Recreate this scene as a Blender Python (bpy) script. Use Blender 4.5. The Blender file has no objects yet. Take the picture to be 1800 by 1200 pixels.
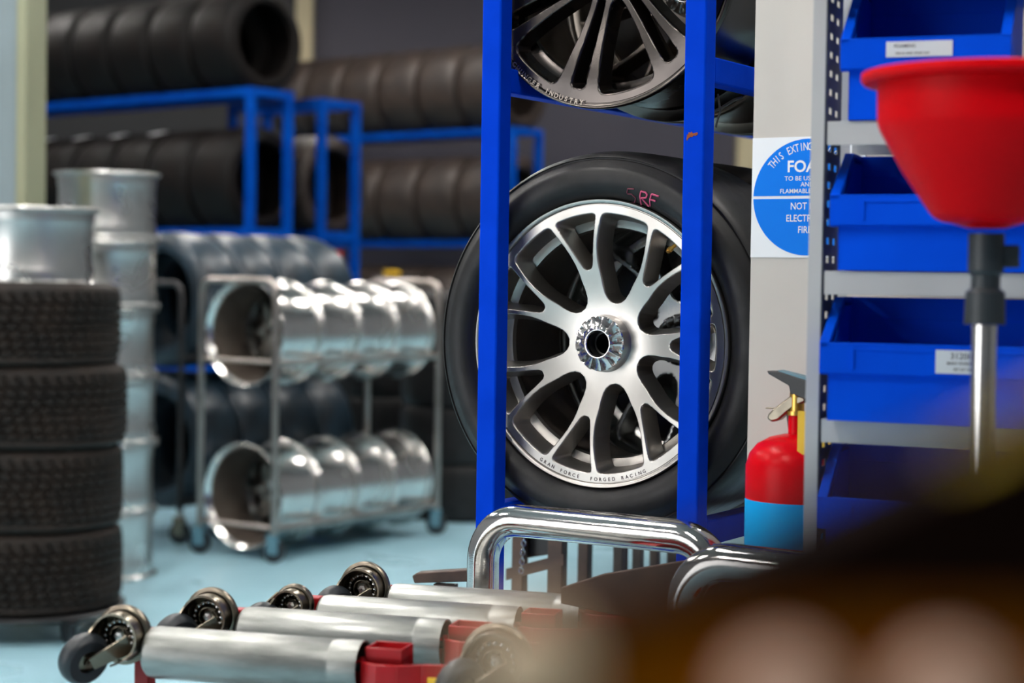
import bpy, bmesh, math, random
import numpy as np
from mathutils import Matrix, Vector
random.seed(7)
sc = bpy.context.scene
COL = sc.collection
PI = math.pi
# ------------------------------------------------------------------ camera
F = 3200.0                      # focal length in pixels of the 1800 px frame
PITCH = math.atan(110 / F); ROLL = 0.0148
CAMZ = 1.30
cd = bpy.data.cameras.new('camera'); cam = bpy.data.objects.new('camera', cd); COL.objects.link(cam)
cd.sensor_width = 36.0; cd.lens = 36.0 * F / 1800.0
cd.clip_start = 0.01; cd.clip_end = 100
cd.dof.use_dof = True; cd.dof.focus_distance = 3.02; cd.dof.aperture_fstop = 3.0
CM = Matrix.Translation((0, 0, CAMZ)) @ Matrix.Rotation(PI / 2 - PITCH, 4, 'X') @ Matrix.Rotation(ROLL, 4, 'Z')
cam.matrix_world = CM
sc.camera = cam
# ------------------------------------------------------------------ world, exposure
w = bpy.data.worlds.new('world'); sc.world = w; w.use_nodes = True
w.node_tree.nodes['Background'].inputs[0].default_value = (0.75, 0.85, 1.0, 1)
w.node_tree.nodes['Background'].inputs[1].default_value = 0.6
sc.view_settings.view_transform = 'Standard'; sc.view_settings.look = 'None'
sc.view_settings.gamma = 1.0; sc.view_settings.use_curve_mapping = False
sc.view_settings.exposure = 0.50
def area(name, loc, rot, sx, sy, power, col):
    l = bpy.data.lights.new(name, 'AREA'); l.shape = 'RECTANGLE'; l.size = sx; l.size_y = sy
    l.energy = power; l.color = col
    o = bpy.data.objects.new(name, l); COL.objects.link(o); o.location = loc; o.rotation_euler = rot
    return o
# daylight through the open garage door in the left wall, beside the camera
area('door_daylight', (-6.55, -1.5, 1.75), (math.radians(90), 0, math.radians(-90)), 5.2, 3.2, 125, (1.0, 0.975, 0.94))
LAMP = 60.0                      # emission of the ceiling light panels

# ------------------------------------------------------------------ helpers
def ray(px, py):
    d = Vector(((px - 900) / F, -(py - 600) / F, -1.0))
    return (CM.to_3x3() @ d)
def at(px, py, Y):
    d = ray(px, py); t = Y / d.y
    return Vector((d.x * t, Y, CAMZ + d.z * t))
def frame(x, y, z, ang):          # local x -> rotated by ang about z
    return Matrix.Translation((x, y, z)) @ Matrix.Rotation(ang, 4, 'Z')
def on_plane(px, py, M, yc):      # where the ray through a pixel meets local plane y = yc
    Mi = M.inverted(); o = Mi @ Vector((0, 0, CAMZ)); d = Mi.to_3x3() @ ray(px, py)
    t = (yc - o.y) / d.y; p = o + d * t
    return p.x, p.z

class MB:
    def __init__(s): s.v = []; s.f = []
    def add(s, vs, fs, M=None):
        n = len(s.v)
        if M is None: s.v += [tuple(v) for v in vs]
        else: s.v += [tuple(M @ Vector(v)) for v in vs]
        s.f += [tuple(i + n for i in f) for f in fs]
        return s
    def box(s, a, b, M=None):
        x0, y0, z0 = a; x1, y1, z1 = b
        vs = [(x0,y0,z0),(x1,y0,z0),(x1,y1,z0),(x0,y1,z0),(x0,y0,z1),(x1,y0,z1),(x1,y1,z1),(x0,y1,z1)]
        return s.add(vs, [(0,3,2,1),(4,5,6,7),(0,1,5,4),(1,2,6,5),(2,3,7,6),(3,0,4,7)], M)
    def lathe(s, prof, seg=48, M=None, closed=False, fn=None):   # prof (r, y), axis = local y
        vs = []; n = len(prof)
        for k in range(seg):
            a = 2 * PI * k / seg
            for j, (r, y) in enumerate(prof):
                if fn: r, y = fn(r, y, a, j)
                vs.append((r * math.cos(a), y, r * math.sin(a)))
        fs = []
        m = n if closed else n - 1
        for k in range(seg):
            k2 = (k + 1) % seg
            for j in range(m):
                j2 = (j + 1) % n
                fs.append((k*n + j, k2*n + j, k2*n + j2, k*n + j2))
        return s.add(vs, fs, M)
    def cyl(s, p0, p1, r, seg=20, r1=None):
        return s.tube([p0, p1], r, seg, True, r1=r1)
    def tube(s, path, r, seg=14, cap=True, closed=False, r1=None):
        P = [Vector(p) for p in path]; n = len(P); vs = []; fs = []
        up = None
        for i, p in enumerate(P):
            if closed: t = (P[(i+1) % n] - P[i-1])
            elif i == 0: t = P[1] - P[0]
            elif i == n-1: t = P[-1] - P[-2]
            else: t = (P[i+1]-P[i]).normalized() + (P[i]-P[i-1]).normalized()
            t.normalize()
            if up is None:
                up = Vector((0,0,1)) if abs(t.z) < .9 else Vector((1,0,0))
            a = (up - t * up.dot(t)).normalized(); b = t.cross(a); up = a
            rr = r if r1 is None else r + (r1 - r) * i / (n-1)
            for k in range(seg):
                q = 2*PI*k/seg
                vs.append(p + a * (rr*math.cos(q)) + b * (rr*math.sin(q)))
        for i in range(n if closed else n-1):
            i2 = (i+1) % n
            for k in range(seg):
                k2 = (k+1) % seg
                fs.append((i*seg+k, i*seg+k2, i2*seg+k2, i2*seg+k))
        if cap and not closed:
            fs.append(tuple(range(seg-1, -1, -1))); fs.append(tuple((n-1)*seg + k for k in range(seg)))
        return s.add(vs, fs)
    def prism(s, poly, y0, y1, M=None):   # polygon in local xz, extruded along y
        n = len(poly)
        vs = [(x, y0, z) for x, z in poly] + [(x, y1, z) for x, z in poly]
        fs = [tuple(range(n)), tuple(range(2*n-1, n-1, -1))]
        for i in range(n):
            j = (i+1) % n; fs.append((i, i+n, j+n, j))
        return s.add(vs, fs, M)
    def strip(s, pts, th, z0, z1):        # thick wall along a plan polyline (x, y)
        P = [Vector((p[0], p[1])) for p in pts]; n = len(P); L = []; R = []
        for i in range(n):
            t = (P[min(i+1, n-1)] - P[max(i-1, 0)]).normalized(); nn = Vector((-t.y, t.x)) * th/2
            L.append(P[i] + nn); R.append(P[i] - nn)
        for i in range(n-1):
            q = [L[i], L[i+1], R[i+1], R[i]]
            vs = [(p.x, p.y, z0) for p in q] + [(p.x, p.y, z1) for p in q]
            s.add(vs, [(0,1,2,3),(7,6,5,4),(0,4,5,1),(1,5,6,2),(2,6,7,3),(3,7,4,0)])
        return s
    def mesh(s, name, mat, ang=35):
        m = bpy.data.meshes.new(name); m.from_pydata(s.v, [], s.f); m.update()
        b = bmesh.new(); b.from_mesh(m); bmesh.ops.recalc_face_normals(b, faces=b.faces); b.to_mesh(m); b.free()
        m.materials.append(mat)
        m.polygons.foreach_set('use_smooth', [True] * len(m.polygons))
        m.set_sharp_from_angle(angle=math.radians(ang))
        return m
    def build(s, name, mat, parent=None, M=None, bevel=0, ang=35, label=None, seg=2):
        o = bpy.data.objects.new(name, s.mesh(name, mat, ang)); COL.objects.link(o)
        if parent is not None: o.parent = parent
        if M is not None: o.matrix_local = M
        if bevel:
            md = o.modifiers.new('bevel', 'BEVEL'); md.width = bevel; md.segments = seg; md.limit_method = 'ANGLE'
            md.angle_limit = math.radians(40); md.harden_normals = False
        if label: o['label'] = label
        return o
def thing(name, label, cat, M=None, group=None):
    o = bpy.data.objects.new(name, None); COL.objects.link(o); o.empty_display_size = .05
    if M is not None: o.matrix_world = M
    o['label'] = label; o['category'] = cat
    if group: o['group'] = group
    return o
def tag(o, label, cat, group=None):
    o['label'] = label; o['category'] = cat
    if group: o['group'] = group
    return o
def struct(o): o['kind'] = 'structure'; return o
def add_mesh(name, me, parent=None, M=None):
    o = bpy.data.objects.new(name, me); COL.objects.link(o)
    if parent is not None: o.parent = parent
    if M is not None: o.matrix_local = M
    return o
KIDS = {}
def dup(root, M, label, group=None):
    r = root.copy(); COL.objects.link(r); r.matrix_world = M; r['label'] = label
    if group: r['group'] = group
    for ch in [o for o in COL.objects if o.parent == root]:
        c = ch.copy(); COL.objects.link(c); c.parent = r
        for g in [o for o in COL.objects if o.parent == ch]:
            d = g.copy(); COL.objects.link(d); d.parent = c
    return r
ORD = ['first','second','third','fourth','fifth','sixth','seventh','eighth','ninth']

# ------------------------------------------------------------------ materials
def mat(name, col, rough=.5, metal=0., nscale=0, namt=0., bump=0., bscale=0, col2=None, rvar=0., coat=0., stretch=None, spec=None):
    m = bpy.data.materials.new(name); m.use_nodes = True; N = m.node_tree.nodes; L = m.node_tree.links
    b = N['Principled BSDF']; b.inputs['Base Color'].default_value = (*col, 1)
    b.inputs['Roughness'].default_value = rough; b.inputs['Metallic'].default_value = metal
    if coat: b.inputs['Coat Weight'].default_value = coat; b.inputs['Coat Roughness'].default_value = .1
    if spec is not None: b.inputs['Specular IOR Level'].default_value = spec
    tc = N.new('ShaderNodeTexCoord'); mp = N.new('ShaderNodeMapping'); L.new(tc.outputs['Object'], mp.inputs[0])
    if stretch: mp.inputs['Scale'].default_value = stretch
    if nscale:
        n = N.new('ShaderNodeTexNoise'); n.inputs['Scale'].default_value = nscale; n.inputs['Detail'].default_value = 5
        L.new(mp.outputs[0], n.inputs['Vector'])
        rp = N.new('ShaderNodeValToRGB'); rp.color_ramp.elements[0].position = .38; rp.color_ramp.elements[1].position = .68
        c2 = col2 or tuple(c * (1 - namt) for c in col)
        rp.color_ramp.elements[0].color = (*col, 1); rp.color_ramp.elements[1].color = (*c2, 1)
        L.new(n.outputs[0], rp.inputs[0]); L.new(rp.outputs[0], b.inputs['Base Color'])
        if rvar:
            mr = N.new('ShaderNodeMapRange'); mr.inputs['From Min'].default_value = .3; mr.inputs['From Max'].default_value = .7
            mr.inputs['To Min'].default_value = max(0.02, rough - rvar); mr.inputs['To Max'].default_value = min(1, rough + rvar)
            L.new(n.outputs[0], mr.inputs[0]); L.new(mr.outputs[0], b.inputs['Roughness'])
    if bump:
        n2 = N.new('ShaderNodeTexNoise'); n2.inputs['Scale'].default_value = bscale; n2.inputs['Detail'].default_value = 4
        L.new(mp.outputs[0], n2.inputs['Vector'])
        bp = N.new('ShaderNodeBump'); bp.inputs['Strength'].default_value = bump; bp.inputs['Distance'].default_value = .001
        L.new(n2.outputs[0], bp.inputs['Height']); L.new(bp.outputs[0], b.inputs['Normal'])
    return m
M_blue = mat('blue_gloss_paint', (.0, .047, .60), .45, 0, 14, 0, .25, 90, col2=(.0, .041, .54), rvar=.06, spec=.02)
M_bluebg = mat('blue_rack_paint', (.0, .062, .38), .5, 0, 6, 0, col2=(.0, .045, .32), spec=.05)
M_binblue = mat('blue_plastic', (.0, .068, .66), .5, 0, 9, 0, .15, 60, col2=(.0, .058, .60), spec=.04)
M_alu = mat('machined_aluminium', (.52, .495, .465), .36, 1, 5, 0, .06, 260, col2=(.40, .38, .355), rvar=.07)
M_alu2 = mat('polished_aluminium', (.80, .785, .76), .22, 1, 5, 0, .10, 60, col2=(.66, .64, .61), rvar=.07)
M_alust = mat('satin_aluminium', (.68, .68, .66), .30, 1, 5, 0, .10, 60, col2=(.52, .52, .51), rvar=.07)
M_hub = mat('forged_hub_metal', (.66, .63, .62), .16, 1, 30, 0, .5, 160, col2=(.5, .47, .46), rvar=.06)
M_dkrim = mat('dark_hyper_chrome', (.12, .105, .096), .24, 1, 5, 0, .10, 160, col2=(.075, .067, .064), rvar=.05)
M_dkface = mat('dark_hyper_barrel', (.30, .26, .22), .33, 1, 8, 0, .2, 60, col2=(.20, .17, .15))
M_rub = mat('slick_rubber', (.014, .013, .014), .50, 0, 22, 0, .25, 160, col2=(.009, .0085, .009), rvar=.08, spec=.35)
M_rubworn = mat('worn_brown_rubber', (.026, .019, .016), .60, 0, 9, 0, .6, 70, col2=(.012, .009, .008), rvar=.1, spec=.3)
M_rubbg = mat('stored_tyre_rubber', (.004, .0035, .0035), .6, 0, 5, 0, .4, 40, col2=(.008, .005, .004), rvar=.1, spec=.15)
M_rubgrey = mat('brownish_tyre_rubber', (.042, .029, .023), .52, 0, 5, 0, .4, 40, col2=(.014, .010, .009), rvar=.1, spec=.35)  # lighter brownish rubber for the second and farthest racks
M_rubblue = mat('blue_sheen_rubber', (.012, .030, .048), .40, 0, 7, 0, .3, 40, col2=(.007, .013, .020), rvar=.05, spec=.5)  # blue in the base colour stands in for a reflected sheen
M_tread = mat('rain_tyre_rubber', (.016, .010, .007), .6, 0, 8, 0, .5, 60, col2=(.008, .006, .005), spec=.22)
M_chrome = mat('chromed_tube', (.78, .76, .74), .10, 1, 5, 0, .10, 80, col2=(.66, .64, .62), rvar=.04, stretch=(1,1,8))
M_stain = mat('stainless_tube', (.46, .41, .38), .30, 1, 8, 0, .1, 50, col2=(.36, .32, .29))
M_roller = mat('galvanised_roller', (.33, .335, .32), .42, .9, 30, 0, .8, 120, col2=(.17, .175, .165), rvar=.10, stretch=(.25, 1, 1))
M_zinc = mat('olive_zinc_steel', (.27, .235, .18), .34, 1, 20, 0, .3, 120, col2=(.18, .15, .12), rvar=.1)
M_red = mat('red_enamel', (.36, .0, .004), .42, 0, 22, 0, .3, 100, col2=(.30, .004, .006), rvar=.1)
M_redp = mat('red_plastic', (.60, .0, .003), .42, 0, 8, 0, .15, 50, col2=(.54, .0, .003), spec=.08)
M_redx = mat('extinguisher_red', (.60, .0, .006), .3, 0, spec=.1)
M_cyan = mat('extinguisher_blue_band', (.0, .42, .95), .35, spec=.05)
M_yel = mat('yellow_paint', (.75, .45, .01), .5)
M_black = mat('black_painted_steel', (.010, .010, .012), .42)
M_blackpl = mat('black_plastic', (.014, .018, .022), .45, 0, 9, 0, .2, 60, col2=(.02, .024, .03))
M_barrel = mat('dark_brown_barrel', (.15, .12, .10), .5, .5, 6, 0, .3, 50, col2=(.09, .07, .06))  # darker brown metal for the inner rim barrels
M_hole = mat('recess_shade_black', (.004, .004, .004), .8)  # shade inside the hub hole put in as near-black colour
M_rust = mat('rusty_brown_steel', (.055, .032, .024), .5, .3, 20, 0, .5, 60, col2=(.09, .05, .035))
M_rustp = mat('rust_spot', (.32, .07, .015), .8, 0, 60, 0, .5, 200, col2=(.14, .03, .01))
M_floor = mat('teal_epoxy_floor', (.31, .51, .60), .34, 0, 1.4, 0, .25, 30, col2=(.255, .45, .53), rvar=.10)
M_wall = mat('dark_mauve_wall', (.050, .043, .062), .6, 0, 1.2, 0, .2, 30, col2=(.042, .037, .056))
M_wall2 = mat('grey_wall', (.17, .17, .18), .7, 0, 2, 0, .1, 30, col2=(.15, .15, .16))
M_ceil = mat('ceiling_white', (.30, .30, .30), .8, 0, 2, 0, col2=(.27, .27, .27))
M_cream = mat('cream_trim', (.58, .48, .30), .6, 0, 3, 0, col2=(.52, .43, .27))
M_part = mat('offwhite_panel', (.56, .515, .47), .5, 0, 7, 0, .1, 40, col2=(.53, .485, .44))
M_pil = mat('pale_grey_pillar', (.21, .26, .28), .5, 0, 3, 0, col2=(.19, .235, .25))
M_pile = mat('pillar_edge_cream', (.30, .30, .19), .5, 0, 3, 0, col2=(.27, .27, .17))
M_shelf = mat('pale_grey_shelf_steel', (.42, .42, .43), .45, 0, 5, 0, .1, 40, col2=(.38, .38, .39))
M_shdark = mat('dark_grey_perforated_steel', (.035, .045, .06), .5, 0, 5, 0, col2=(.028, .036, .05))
M_signw = mat('sign_white', (.78, .79, .82), .35)
M_signb = mat('sign_blue', (.0, .19, .80), .45, spec=.1)
M_lab = mat('paper_label', (.55, .58, .62), .6)
M_ink = mat('grey_ink', (.07, .05, .06), .7)
M_pink = mat('pink_tyre_crayon', (.65, .10, .20), .8)
M_pinkf = mat('faint_pink_crayon', (.20, .045, .07), .8)
M_brass = mat('brass', (.75, .42, .10), .3, 1)
M_brown = mat('orange_brown_timber', (.24, .060, .0), .8, 0, 12, 0, .2, 40, col2=(.18, .045, .0), spec=.02)
M_dkbrown = mat('dark_brown_rubber_edge', (.006, .0015, .0005), .9, spec=.05)
M_tan = mat('tan_blob', (.80, .56, .36), .6)
M_copper = mat('pale_copper_blob', (1.0, .58, .42), .5)
M_cable = mat('grey_cable', (.05, .045, .045), .5)
M_castb = mat('caster_teal', (.10, .22, .28), .4)
M_emit = bpy.data.materials.new('lit_lamp_diffuser'); M_emit.use_nodes = True
b_ = M_emit.node_tree.nodes['Principled BSDF']; b_.inputs['Emission Color'].default_value = (1, .955, .90, 1); b_.inputs['Emission Strength'].default_value = LAMP

# ------------------------------------------------------------------ room shell
X0, X1, Y0, Y1, ZC = -6.5, 4.8, -5.2, 16.9, 4.6
struct(MB().box((X0-.2, Y0-.2, -.1), (X1+.2, Y1+.2, 0)).build('floor', M_floor))
struct(MB().box((X0-.2, Y0-.2, ZC), (X1+.2, Y1+.2, ZC+.1)).build('ceiling', M_ceil))
struct(MB().box((X0-.2, Y1, 0), (X1+.2, Y1+.2, ZC)).build('wall_back', M_wall))
struct(MB().box((X0-.2, Y0, 0), (X0, -4.2, ZC)).box((X0-.2, 1.2, 0), (X0, Y1, ZC)).box((X0-.2, -4.2, 3.4), (X0, 1.2, ZC)).build('wall_left', M_wall2))
struct(MB().box((X1, Y0, 0), (X1+.2, Y1, ZC)).build('wall_right', M_wall2))
fw = MB().box((X0, Y0-.2, 0), (X1, Y0, ZC))
struct(fw.build('wall_front', M_wall2))
for nm, px, Y in (('trim_1', 534, 16.8), ('trim_2', 1318, 16.8)):
    p = at(px, 200, Y); hw = .075 if nm == 'trim_1' else .11
    struct(MB().box((p.x-hw, Y-.06, 0), (p.x+hw, Y1, ZC)).build(nm, M_cream))
p = at(534, 200, 16.8)
struct(MB().box((X0, Y1-.05, 0), (p.x-.085, Y1, 4.3)).build('wall_dark_panel', mat('added_black_panel', (.006, .006, .008), .6)))  # black panel added to darken the gaps behind the nearest rack
# pale pillar at the far left
p = at(47, 200, 7.2)
struct(MB().box((p.x-.62, 7.2, 0), (p.x-.040, 7.5, ZC)).build('wall_pillar', M_pil, bevel=.004))
struct(MB().box((p.x-.040, 7.192, 0), (p.x, 7.5, ZC)).build('trim_3', M_pile, bevel=.004))

# ------------------------------------------------------------------ ceiling lamps
lamp0 = None; k = 0
for yy in (0.2, 3.4, 6.6, 9.8, 13.4):
    for xx in (-4.6, -1.7, 1.4):
        where = 'near' if yy < 5 else 'middle' if yy < 9 else 'far'
        lab = 'white ceiling light panel, %s column, %s row from the camera end' % ({-4.6:'left',-1.7:'centre',1.4:'right'}[xx], {0.2:'nearest',3.4:'second',6.6:'middle',9.8:'fourth',13.4:'farthest'}[yy])
        if lamp0 is None:
            t = lamp0 = thing('ceiling_light', lab, 'lamp', frame(xx, yy, ZC, 0), 'ceiling light panels')
            MB().box((-.14, -.66, -.07), (.14, .66, 0)).build('housing', M_signw, t)
            MB().box((-.12, -.63, -.078), (.12, .63, -.0705)).build('diffuser', M_emit, t)
        else: dup(lamp0, frame(xx, yy, ZC, 0), lab)

# ------------------------------------------------------------------ wheel parts
def rim_profile(W):
    return [(.2300,.0040),(.2355,.0040),(.2362,.0062),(.2372,.0062),(.2380,.0030),(.2400,.0006),(.2440,.0),(.2455,.0015),(.2458,.0100),
            (.240,.015),(.2262,.019),(.2262,.045),(.2250,.055),(.2215,.066),(.2215,W-.075),(.2250,W-.060),(.2262,W-.045),(.2262,W-.020),(.240,W-.015),(.2455,W-.010),
            (.2455,W-.001),(.243,W+.001),(.239,W-.002),(.235,W-.010),(.2225,W-.018),(.2205,W-.026)]
def rim_inner(W):
    return [(.2205,W-.026),(.2175,W-.050),(.2055,W-.080),(.1985,.075),(.1960,.058)]
def rim_ledge():
    return [(.1960,.058),(.1985,.050),(.2150,.044),(.2190,.036),(.2205,.012)]
def rim_face(n_sp, wins, nr, nt, D=.040, conc=.028, ksm=.0045, ang0=0., deep=.0085):
    """spoked face built as a height field round the signed distance to the spokes"""
    s = 2*PI/n_sp
    rr = np.linspace(.018, .2300, nr)
    tt = np.linspace(0, 2*PI, nt*n_sp, endpoint=False)
    R, T = np.meshgrid(rr, tt, indexing='ij')
    def poly_sd(x, y, P):
        d = np.full(x.shape, 1e9); n = len(P)
        for i in range(n - 1):
            x0, y0 = P[i]; dx, dy = P[i+1][0]-x0, P[i+1][1]-y0
            t = np.clip(((x-x0)*dx + (y-y0)*dy)/(dx*dx+dy*dy), 0, 1)
            d = np.minimum(d, np.hypot(x-x0-t*dx, y-y0-t*dy))
        hw = np.interp(x, [p[0] for p in P], [p[1] for p in P], left=-1)
        return np.where(y < hw, -d, d)
    def sd(R, T):
        # each window is symmetric about its own axis; outline = half widths along that axis
        out = np.full(R.shape, -1e9)
        for (off, P) in wins:
            a = np.abs(np.mod(T - ang0 - off*s + s/2, s) - s/2); x = R*np.cos(a); y = R*np.sin(a)
            d = poly_sd(x, y, P)
            e = R - .2205
            h = np.maximum(ksm*2 - np.abs(d-e), 0)/(ksm*2)
            d = np.maximum(d, e) + h*h*ksm*2*.25
            out = np.maximum(out, -d)
        return out
    S = sd(R, T)
    keep = S < deep
    n = keep.shape[1]
    f = keep[:-1, :] | keep[1:, :]
    f = f | np.roll(f, -1, axis=1)
    # keep quads with at least one vertex inside, then snap the outside vertices on to the contour
    Rm, Tm = R.copy(), T.copy()
    for it in range(6):
        S2 = sd(Rm, Tm); out = S2 > deep; e = 1e-4
        gr = (sd(Rm+e, Tm) - S2)/e; gt = (sd(Rm, Tm+e/np.maximum(Rm,.01)) - S2)/e
        g = np.maximum(np.hypot(gr, gt), .3); st = np.where(out, np.minimum(S2-deep, .004), 0)
        Rm = Rm - st*gr/g/g; Tm = Tm - st*gt/g/g/np.maximum(Rm, .01)
    Rm = np.clip(Rm, .017, .2300)
    S3 = sd(Rm, Tm)
    q = np.clip((.2205 - Rm)/.17, 0, 1); q = q*q*(3-2*q)
    h = np.clip((S3 + .0018)/(deep + .0018), 0, 1)
    g = np.where(h < .2, h*h/.4, h - .1)/.9
    Yv = .004 + conc*q + D*g
    Xv = Rm*np.cos(Tm); Zv = Rm*np.sin(Tm)
    ids = -np.ones(Rm.shape, int); vs = []; fs = []
    I, J = np.nonzero(f)
    for i, j in zip(I.tolist(), J.tolist()):
        q4 = []
        for (a, b) in ((i, j), (i+1, j), (i+1, (j+1) % n), (i, (j+1) % n)):
            if ids[a, b] < 0:
                ids[a, b] = len(vs); vs.append((Xv[a, b], Yv[a, b], Zv[a, b]))
            q4.append(int(ids[a, b]))
        fs.append(tuple(q4))
    return vs, fs
Ywin = [(.5, [(.0720,0),(.0728,.0060),(.0765,.0130),(.0835,.0195),(.095,.0252),(.110,.0305),(.125,.0368),(.138,.0410),(.155,.0442),(.170,.0455),(.190,.0455),(.240,.0430)]),
        (0, [(.1295,0),(.1305,.0042),(.1340,.0080),(.145,.0125),(.170,.0215),(.200,.0335),(.240,.0492)])]
Twin = [(.5, [(.0620,0),(.0630,.0060),(.068,.0110),(.078,.0160),(.100,.0240),(.130,.0345),(.160,.0430),(.185,.0490),(.200,.0515),(.240,.0530)]),
        (0, [(.0560,0),(.0570,.0040),(.0610,.0066),(.080,.0076),(.120,.0095),(.170,.0125),(.200,.0140),(.208,.0130),(.213,.0090),(.2150,0),(.240,-.05)])]
def make_rim(mat_face, mat_in, wins, nr, nt, W, seg, ang0=0, **kw):
    """returns (rim mesh, inner barrel mesh)"""
    v, f = rim_face(7, wins, nr, nt, ang0=ang0, **kw)
    m = MB().add(v, f); m.lathe(rim_profile(W), seg); m.lathe(rim_ledge(), seg)
    return m.mesh('rim', mat_face, 45), MB().lathe(rim_inner(W), seg).mesh('inner_barrel', mat_in, 45)
def swap(me, mt):
    m = me.copy(); m.materials.clear(); m.materials.append(mt); return m
def hub_mesh(gro=13, seg=13*12):
    prof = [(.060,.036),(.0565,.0335),(.0495,.032),(.0480,.027),(.0476,.0100),(.0460,.0075),(.0415,.0068),(.0360,.0058),(.0300,.0045),(.0270,.0035),(.0245,.0020),(.0228,.0022),(.0215,.0042),(.0213,.03),(.0213,.075)]
    def fn(r, y, a, j):
        if 4 <= j <= 9:
            ph = (a*gro/(2*PI)) % 1.0
            s = (1 - ph)**1.5 * (1 if ph > .08 else ph/.08)
            amp = {4:.0008,5:.0055,6:.0078,7:.0070,8:.0045,9:.0015}[j]
            y += amp*s
            if j in (4, 5): r -= .0022*s
        return r, y
    return MB().lathe(prof, seg, fn=fn)
def tyre_prof(R, W, rim=.2455, bulge=.012):
    # from front bead out over the tread to the rear bead; y runs 0..W
    h = R - rim
    pr = [(rim+.001, .012), (rim+.003, .004), (rim+.010, -.002), (rim+.20*h, -bulge*.8), (rim+.38*h, -bulge), (rim+.55*h, -bulge*.85),
          (rim+.64*h, -bulge*.45), (rim+.66*h, -bulge*.15), (rim+.78*h, .004), (rim+.80*h, .0085), (rim+.825*h, .0085), (rim+.835*h, .0055), (rim+.875*h, .0085), (rim+.93*h, .020), (R-.0035, .034), (R-.001, .050), (R, .09)]
    back = [(r, W - y) for r, y in reversed(pr)]
    return pr + back
def tyre_mesh(R, W, seg, mat_, name='tyre', rim=.2455):
    pr = tyre_prof(R, W, rim)
    inner = [(rim+.008, W-.022), (R-.014, W-.05), (R-.012, .05), (rim+.008, .022)]
    return MB().lathe(pr + inner, seg, closed=True).mesh(name, mat_, 40)

def bg_tyre(R, W, m):
    rim = .235; q = [(rim, .03), (rim+.012, .0), (rim+.035, -.004), (R-.035, .006), (R-.014, .022), (R-.004, .05), (R, .10)]
    return MB().lathe(q + [(r, W-y) for r, y in reversed(q)] + [(R-.02, W-.06), (R-.02, .06)], 80, closed=True).mesh('tyre_body', m, 50)
# hero meshes
me_rimA, me_barA = make_rim(M_alu, M_barrel, Ywin, 170, 170, .28, 192)
me_bore = MB().lathe([(.0212,.012),(.0212,.078),(.0001,.078)], 40).mesh('hub_bore', M_hole)  # end cap added so the bore looks dark
me_hubA = hub_mesh().mesh('centre_hub', M_hub, 30)
me_rimAlo, me_barlo = make_rim(M_alu2, M_barrel, Ywin, 64, 60, .28, 96)
me_rimAst = swap(me_rimAlo, M_alust)
me_barst = swap(me_barlo, M_alust)
me_hublo = hub_mesh(13, 13*6).mesh('centre_hub', M_hub, 30)
me_rimB, me_barB = make_rim(M_dkrim, M_dkface, Twin, 120, 120, .28, 160, ang0=math.radians(-103), ksm=.006, D=.03, conc=.02)
me_rimC, me_barC = swap(me_rimAlo, M_dkface), swap(me_barlo, M_dkface)
me_rimDk = swap(me_rimAlo, M_alust)
me_slick = tyre_mesh(.330, .275, 160, M_rub)
me_slickw = tyre_mesh(.330, .275, 128, M_rubworn)

# ------------------------------------------------------------------ near rack
PHI = math.radians(31.7)
RM = frame(.1435, 3.087, 0, -PHI)          # local x along the rack end, local y into the rack
zc = at(1049, 604, 3.087).z
zt = zc + .643                              # centre height of the bare rims above
RAIL = zc - .2815; RAIL2 = zt - .1725
rk = thing('wheel_rack', 'tall glossy blue tube rack in sharp focus holding the silver wheel', 'rack', RM)
UL, UR, TS, LEN = -.2013, .1857, .038, 1.34
for i, (u, y) in enumerate(((UL, -.06), (UR, -.06), (UL, LEN), (UR, LEN))):
    o = MB().box((u, y, 0), (u+TS, y+TS, 2.45)).build('post', M_blue, rk, bevel=.0035, seg=3)
    if i == 1:
        # rust spot on the front of the right post
        c = on_plane(1217, 238, RM, -.0605)
        pts = []
        prof = [(-13,-9),(-12,2),(-9,3),(-8,7),(-4,5),(-2,8),(1,4),(6,5),(11,6),(12,2),(8,-1),(3,0),(0,-3),(-5,-3),(-9,-6),(-11,-10)]
        MB().prism([(c[0]+a/1250, c[1]+b/1250) for a, b in prof], -.0606, -.0598).build('rust_patch', M_rustp, o, label='orange rust spot on blue paint')
for z, ys in ((RAIL, 0), (RAIL2, 0), (.16, 0)):
    for u in (UL, UR):
        MB().box((u+.001, -.022, z-.042), (u+TS-.001, LEN, z)).build('side_rail', M_blue, rk, bevel=.003)
for y in (-.06, LEN):
    for z in (.12, 2.45):
        MB().box((UL+TS, y+.001, z-.04), (UR, y+TS-.001, z)).build('cross_rail', M_blue, rk, bevel=.003)
# wheel things
def place_wheel(name, label, M, rim, tyre, hub, cat='wheel', group=None, rimlab=None):
    t = thing(name, label, cat, M, group)
    add_mesh('rim', rim, t)
    add_mesh('inner_barrel', {me_rimA: me_barA, me_rimB: me_barB, me_rimC: me_barC, me_rimAst: me_barst}.get(rim, me_barlo), t)
    if hub is not None: add_mesh('hub_bore', me_bore, add_mesh('centre_hub', hub, t))
    if tyre is not None: add_mesh('tyre', tyre, t)
    return t
WM = RM @ Matrix.Translation((0, 0, zc))
wh = place_wheel('race_wheel', 'machined silver seven-spoke wheel with slick tyre marked 5 RF', WM, me_rimA, me_slick, me_hubA, group='wheels on the lower rails')
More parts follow.
